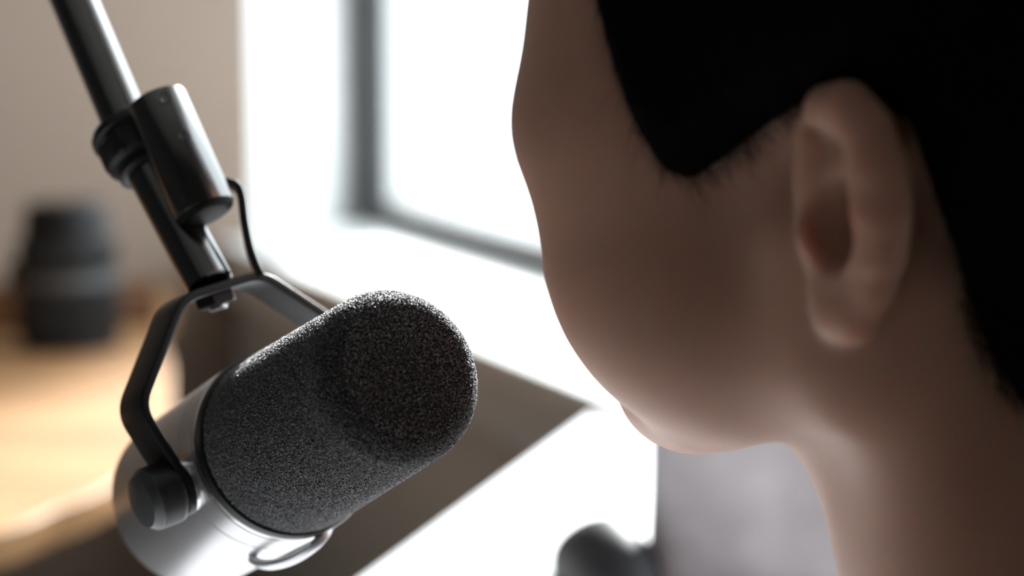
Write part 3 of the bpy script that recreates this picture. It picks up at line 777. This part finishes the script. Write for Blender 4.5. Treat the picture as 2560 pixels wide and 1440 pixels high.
# body skeleton in metres, relative to the head frame directions (level)
f2, l2 = Fd, Ld
def Bp(f, l, z):                      # forwards, left of the head origin; z above the floor
    p = HO + f2 * f + l2 * l; return np.array([p[0], p[1], z])
zH = HO[2]
SH_Z = zH - 0.185
def torso(F, g=0.0, k=0.03, arms=True, hips=True):
    F.ell(Bp(-0.115, 0, zH - 0.30), (0.105 + g, 0.150 + g, 0.13 + g), np.stack([f2, l2, Ud], 1), k)
    F.ell(Bp(-0.125, 0, zH - 0.42), (0.095 + g, 0.125 + g, 0.12 + g), np.stack([f2, l2, Ud], 1), k)
    F.cone(Bp(-0.095, 0.135, SH_Z - 0.015), Bp(-0.095, -0.135, SH_Z - 0.015), 0.048 + g, 0.048 + g, k)
    for s in (1, -1):
        F.cone(Bp(-0.085, 0.0, zH - 0.12), Bp(-0.095, 0.13 * s, SH_Z - 0.005), 0.040 + g, 0.043 + g, k)
HAND = {}
def arms(F, g=0.0, sleeve=False, k=0.012):
    for s in (1, -1):
        sh = Bp(-0.095, 0.148 * s, SH_Z - 0.02); el = Bp(-0.06, 0.185 * s, zH - 0.435); wr = Bp(0.125, 0.115 * s, zH - 0.442)
        F.cone(sh, sh + (el - sh) * (0.55 if sleeve else 1), 0.044 + g, (0.041 if sleeve else 0.035) + g, k)
        if not sleeve:
            F.cone(el, el + (wr - el) * 0.45, 0.036, 0.035, k); F.cone(el + (wr - el) * 0.45, wr, 0.035, 0.023, k)
            HAND[s] = wr
def hands(F):
    for s in (1, -1):
        wr = HAND[s]; d = f2 * 0.99 - l2 * 0.12 * s; d = d / np.linalg.norm(d); side = -l2 * s; up = Ud
        pm = wr + d * 0.045 + up * -0.004
        F.ell(pm, (0.045, 0.036, 0.014), np.stack([d, side, up], 1), 0.012)
        for i, (o, L) in enumerate([(-0.028, 0.050), (-0.010, 0.064), (0.009, 0.070), (0.027, 0.062)]):   # little finger outermost
            b0 = pm + d * (0.036 - 0.18 * abs(o)) + side * o; sp = d + side * (o * 3.2)
            sp /= np.linalg.norm(sp)
            k1 = b0 + sp * L * 0.42 + up * 0.004; k2 = k1 + sp * L * 0.30 - up * 0.010; k3 = k2 + sp * L * 0.22 - up * 0.014
            F.chain([(b0, 0.0088), (k1, 0.0082), (k2, 0.0075), (k3, 0.0066)], 0.003)
        t0 = wr + d * 0.018 + side * 0.020; t1 = t0 + d * 0.022 + side * 0.022 - up * 0.006; t2 = t1 + d * 0.028 + side * 0.008 - up * 0.004
        F.chain([(t0, 0.012), (t1, 0.0105), (t2, 0.0085)], 0.006)
HIP_Z = 0.515
def legs(F, g=0.0, k=0.03, foot=True):
    F.ell(Bp(-0.15, 0, HIP_Z + 0.01), (0.105 + g, 0.150 + g, 0.085 + g), np.stack([f2, l2, Ud], 1), k)
    F.ell(Bp(-0.135, 0, zH - 0.44), (0.088 + g, 0.120 + g, 0.10 + g), np.stack([f2, l2, Ud], 1), k)
    for s in (1, -1):
        hp_ = Bp(-0.12, 0.080 * s, HIP_Z - 0.01); kn_ = Bp(0.27, 0.095 * s, HIP_Z - 0.025); an = Bp(0.255, 0.10 * s, 0.085)
        F.cone(hp_, kn_, 0.072 + g, 0.052 + g, k); F.cone(kn_, kn_ + (an - kn_) * 0.35, 0.050 + g, 0.052 + g, 0.015); F.cone(kn_ + (an - kn_) * 0.35, an, 0.052 + g, 0.038 + g, 0.015)

NECK = [((-14, 0, -8), 46), ((-14, 0, -56), 46), ((-29, 0, -104), 50), ((-62, 0, -150), 58)]
def neck(F):
    F.chain([(H(*p), r * M_) for p, r in NECK], 16 * M_)
    for s in (1, -1): F.cone(H(-12, 54 * s, -22), H(-20, 26 * s, -140), 13 * M_, 10 * M_, 22 * M_)
HAIRLINE = [(-130, -78), (-90, -76), (-60, -72), (-44, -58), (-30, -34), (-26, -6), (-22, 24), (-10, 30), (4, 31), (16, 25), (28, 18), (38, 12), (45, 15), (51, 26), (57, 42), (62, 58), (67, 76), (74, 92), (130, 100)]
def np_mesh(name, V, Q, material, parent, origin, attr=None):
    used = np.unique(Q); remap = -np.ones(len(V), np.int64); remap[used] = np.arange(len(used)); V = V[used]; Q = remap[Q]
    me = bpy.data.meshes.new(name); me.vertices.add(len(V)); me.vertices.foreach_set('co', (V - np.array(origin)).astype(np.float32).ravel())
    me.loops.add(Q.size); me.loops.foreach_set('vertex_index', Q.astype(np.int32).ravel())
    me.polygons.add(len(Q)); me.polygons.foreach_set('loop_start', (np.arange(len(Q)) * 4).astype(np.int32)); me.polygons.foreach_set('loop_total', np.full(len(Q), 4, np.int32))
    me.update(calc_edges=True); me.validate(); me.polygons.foreach_set('use_smooth', [True] * len(me.polygons)); me.materials.append(material)
    o = bpy.data.objects.new(name, me); COL.objects.link(o); o.parent = parent
    return o
def smooth(o, it, fac=0.5):
    m = o.modifiers.new('smooth', 'SMOOTH'); m.iterations = it; m.factor = fac
porg = Bp(-0.13, 0, 0.0)
person = empty('person', porg, 'person with short black hair facing away towards the window and speaking into the microphone', 'person')
M_skin = mat('skin', (0.545, 0.325, 0.25), 0.52, 0, 0.25, Subsurface_Weight=1.0, Subsurface_Scale=0.009)
M_skin.node_tree.nodes['Principled BSDF'].inputs['Subsurface Radius'].default_value = (1.0, 0.35, 0.2)
noise_vary(M_skin, 22, 0.06, bump=0.25, bump_scale=1400, dist=0.0003)
M_hair = noise_vary(mat('black_hair', (0.004, 0.003, 0.003), 0.85, 0, 0.08), 60, 0.3, bump=0.8, bump_scale=700, dist=0.002, stretch=(1, 1, 0.25))
M_shirt = noise_vary(mat('dark_cotton', (0.03, 0.03, 0.036), 0.9, 0, 0.2), 30, 0.1, bump=0.2, bump_scale=1200, dist=0.0005)
M_jean = noise_vary(mat('dark_denim', (0.03, 0.035, 0.05), 0.9, 0, 0.2), 40, 0.15, bump=0.2, bump_scale=1500, dist=0.0005)
M_eye = mat('eye_white', (0.8, 0.78, 0.75), 0.1); M_iris = mat('brown_iris', (0.05, 0.02, 0.01), 0.1)
M_shoe = mat('dark_canvas', (0.02, 0.02, 0.022), 0.7)

c0 = HO
xs = graded(c0[0] - 0.42, c0[0] + 0.42, c0[0] - 0.125, c0[0] + 0.125, 0.0016, 0.005)
ys = graded(c0[1] - 0.42, c0[1] + 0.42, c0[1] - 0.125, c0[1] + 0.125, 0.0016, 0.005)
zs = graded(c0[2] - 0.56, c0[2] + 0.15, c0[2] - 0.13, c0[2] + 0.135, 0.0016, 0.005)
FB = Field(xs, ys, zs)
torso(FB); arms(FB); hands(FB); skull(FB); neck(FB); face(FB); ear(FB, 1); ear(FB, -1)
V, Q = surface_nets(FB)
smooth(np_mesh('body', V, Q, M_skin, person, porg), 3)
# hair: the skull grown outwards where hair grows
FHh = Field(xs, ys, zs[zs > c0[2] - 0.16]); skull(FHh)
FHh.chain([(H(*p), r * M_) for p, r in NECK], 16 * M_)
X = FHh.ax[0][:, None, None] - HO[0]; Y = FHh.ax[1][None, :, None] - HO[1]; Z = FHh.ax[2][None, None, :] - HO[2]
ca = ((X * Fh[0] + Y * Fh[1] + Z * Fh[2]) / M_).astype(np.float32); cb_ = ((X * Lh[0] + Y * Lh[1] + Z * Lh[2]) / M_).astype(np.float32); cc = ((X * Uh[0] + Y * Uh[1] + Z * Uh[2]) / M_).astype(np.float32)
lineA, lineC = zip(*HAIRLINE)
g = cc - np.interp(ca, lineA, lineC)
ear_gap = np.hypot((ca + 6) / 20.0, (cc - 2) / 34.0)      # keep the hair off the ear itself
th = 9.0 * np.clip((g + 2) / 16, 0, 1) ** 0.7 - 1.6
th += 0.25 * np.sin(ca * 0.9 + 2.0 * np.sin(cc * 0.25)) * np.clip(g / 10, 0, 1)
FHh.d = FHh.d - (th * M_).astype(np.float32)
V, Q = surface_nets(FHh)
rel = (V - HO) @ HR / M_
keep = (rel[:, 2] - np.interp(rel[:, 0], lineA, lineC)) > -4
Q = Q[keep[Q].all(1)]
smooth(np_mesh('hair', V, Q, M_hair, person, porg), 1)
# short strands that feather the hairline
rng = np.random.default_rng(5)
me = bpy.data.objects['body'].data; co = np.empty(len(me.vertices) * 3, np.float32); me.vertices.foreach_get('co', co); co = co.reshape(-1, 3) + np.array(porg)
nr = np.empty(len(me.vertices) * 3, np.float32); me.vertices.foreach_get('normal', nr); nr = nr.reshape(-1, 3)
rel = (co - HO) @ HR / M_; gg = rel[:, 2] - np.interp(rel[:, 0], lineA, lineC)
okv = (gg > -5) & (gg < 9) & (rel[:, 2] > -80) & (np.hypot((rel[:, 0] + 14) / 17.0, (rel[:, 2] - 2) / 34.0) > 1) & (np.abs(rel[:, 1]) < 80) & (rng.random(len(gg)) < np.clip((gg + 5) / 9, 0.05, 1) ** 1.5)
pick = rng.choice(np.flatnonzero(okv), min(9000, int(okv.sum()) * 3)); base = co[pick] + rng.normal(0, 0.0006, (len(pick), 3))
dirn = -Uh * 0.8 - Fh * 0.35 + nr[pick] * 0.25 + rng.normal(0, 0.22, (len(pick), 3)); dirn /= np.linalg.norm(dirn, axis=1)[:, None]
ln = rng.uniform(0.004, 0.009, len(pick))[:, None]; sd_ = np.cross(dirn, nr[pick]); sd_ /= np.linalg.norm(sd_, axis=1)[:, None] + 1e-9
hm = bpy.data.objects['hair'].data; hco = np.empty(len(hm.vertices) * 3, np.float32); hm.vertices.foreach_get('co', hco); hco = hco.reshape(-1, 3) + np.array(porg)
hn = np.empty(len(hm.vertices) * 3, np.float32); hm.vertices.foreach_get('normal', hn); hn = hn.reshape(-1, 3)
hrel = (hco - HO) @ HR / M_; ok2 = np.flatnonzero(hrel[:, 2] > np.interp(hrel[:, 0], lineA, lineC) + 1)
pk = rng.choice(ok2, 26000); comb = -Uh * 0.55 - Fh * 0.35 + rng.normal(0, 0.18, (len(pk), 3)); comb -= hn[pk] * (comb * hn[pk]).sum(1)[:, None]
comb += hn[pk] * 0.22; comb /= np.linalg.norm(comb, axis=1)[:, None]
base = np.concatenate([base, hco[pk] + rng.normal(0, 0.0006, (len(pk), 3))]); dirn = np.concatenate([dirn, comb]); ln = np.concatenate([ln, rng.uniform(0.008, 0.016, len(pk))[:, None]])
sx_ = np.cross(comb, hn[pk]); sd_ = np.concatenate([sd_, sx_ / (np.linalg.norm(sx_, axis=1)[:, None] + 1e-9)])
w0 = 0.00009
b0_ = base - sd_ * w0; b1_ = base + sd_ * w0; t1_ = base + dirn * ln + sd_ * w0 * 0.3; t0_ = base + dirn * ln - sd_ * w0 * 0.3
VV = np.stack([b0_, b1_, t1_, t0_], 1).reshape(-1, 3); QQ = np.arange(len(VV)).reshape(-1, 4)
hs = np_mesh('hairline_strands', VV, QQ, M_hair, bpy.data.objects['hair'], porg); hs['kind'] = 'stuff'
# eyes and eyebrows
for s in (1, -1):
    bm = bmesh.new(); bmesh.ops.create_uvsphere(bm, u_segments=32, v_segments=20, radius=0.0118)
    e = link_bm('eye', bm, M_eye, person); e.location = Vector(H(81.5, 31 * s, 12)) - person.location
    bm = bmesh.new(); bm_lathe(bm, [(0.0100, 0), (0.0103, 0.0056), (0.0108, 0.0052), (0.0120, 0)], 32); bm.transform(frame_x(Vector(Fh)))
    link_bm('iris', bm, M_iris, e)
    F2 = Field(*[a[::1] for a in (xs, ys, zs[zs > c0[2] - 0.02])]); F2.chain([(H(98, 14 * s, 33), 0.002), (H(94, 30 * s, 37), 0.003), (H(84, 47 * s, 33), 0.0018)], 0.002)
    V, Q = surface_nets(F2); np_mesh('eyebrow', V, Q, M_hair, person, porg)
# clothes
FS = Field(graded(c0[0] - 0.42, c0[0] + 0.42, c0[0] - 0.05, c0[0] + 0.05, 0.004, 0.005), graded(c0[1] - 0.42, c0[1] + 0.42, c0[1] - 0.05, c0[1] + 0.05, 0.004, 0.005), np.arange(0.40, zH - 0.10, 0.004))
torso(FS, 0.012); arms(FS, 0.012, True)
FS.ell(Bp(-0.15, 0, HIP_Z + 0.02), (0.112, 0.158, 0.075), np.stack([f2, l2, Ud], 1), 0.03)
FS.cone(H(-50, 0, -128), H(-16, 0, -40), 0.064, 0.064, 0.004, True)
V, Q = surface_nets(FS); smooth(np_mesh('shirt', V, Q, M_shirt, person, porg), 3)
FT = Field(np.arange(c0[0] - 0.48, c0[0] + 0.42, 0.005), np.arange(c0[1] - 0.42, c0[1] + 0.42, 0.005), np.arange(0.08, 0.66, 0.005))
legs(FT)
V, Q = surface_nets(FT); smooth(np_mesh('trousers', V, Q, M_jean, person, porg), 3)
for s in (1, -1):
    FE = Field(np.arange(c0[0] - 0.52, c0[0] + 0.42, 0.004), np.arange(c0[1] - 0.42, c0[1] + 0.42, 0.004), np.arange(-0.004, 0.14, 0.004))
    an = Bp(0.255, 0.10 * s, 0.0)
    FE.chain([(an + Ud * 0.085, 0.040), (an + Ud * 0.04 - f2 * 0.012, 0.037)], 0.01)
    FE.chain([(an + Ud * 0.034 - f2 * 0.02, 0.034), (an + Ud * 0.032 + f2 * 0.07, 0.036), (an + Ud * 0.028 + f2 * 0.14 + l2 * s * 0.006, 0.030)], 0.02)
    FE.d = np.maximum(FE.d, (0.001 - FE.ax[2])[None, None, :])
    V, Q = surface_nets(FE); smooth(np_mesh('shoe', V, Q, M_shoe, person, porg), 2)
# stool
sp_ = Bp(-0.14, 0, 0)
stool = empty('round_stool', sp_, 'round padded stool the person sits on', 'stool')
bm = bmesh.new(); bm_lathe(bm, [(0.375, 0), (0.375, 0.155), (0.385, 0.17), (0.41, 0.175), (0.428, 0.165), (0.431, 0.14), (0.432, 0)], 72)
bm.transform(Matrix.Rotation(-math.pi / 2, 4, 'Y')); link_bm('seat', bm, M_shirt, stool)
for i in range(4):
    a_ = math.radians(45 + 90 * i) + PHI; bm = bmesh.new()
    tube_between(bm, (0.19 * math.cos(a_), 0.19 * math.sin(a_), 0), (0.12 * math.cos(a_), 0.12 * math.sin(a_), 0.376), 0.013, 20)
    link_bm('leg', bm, M_legm, stool)
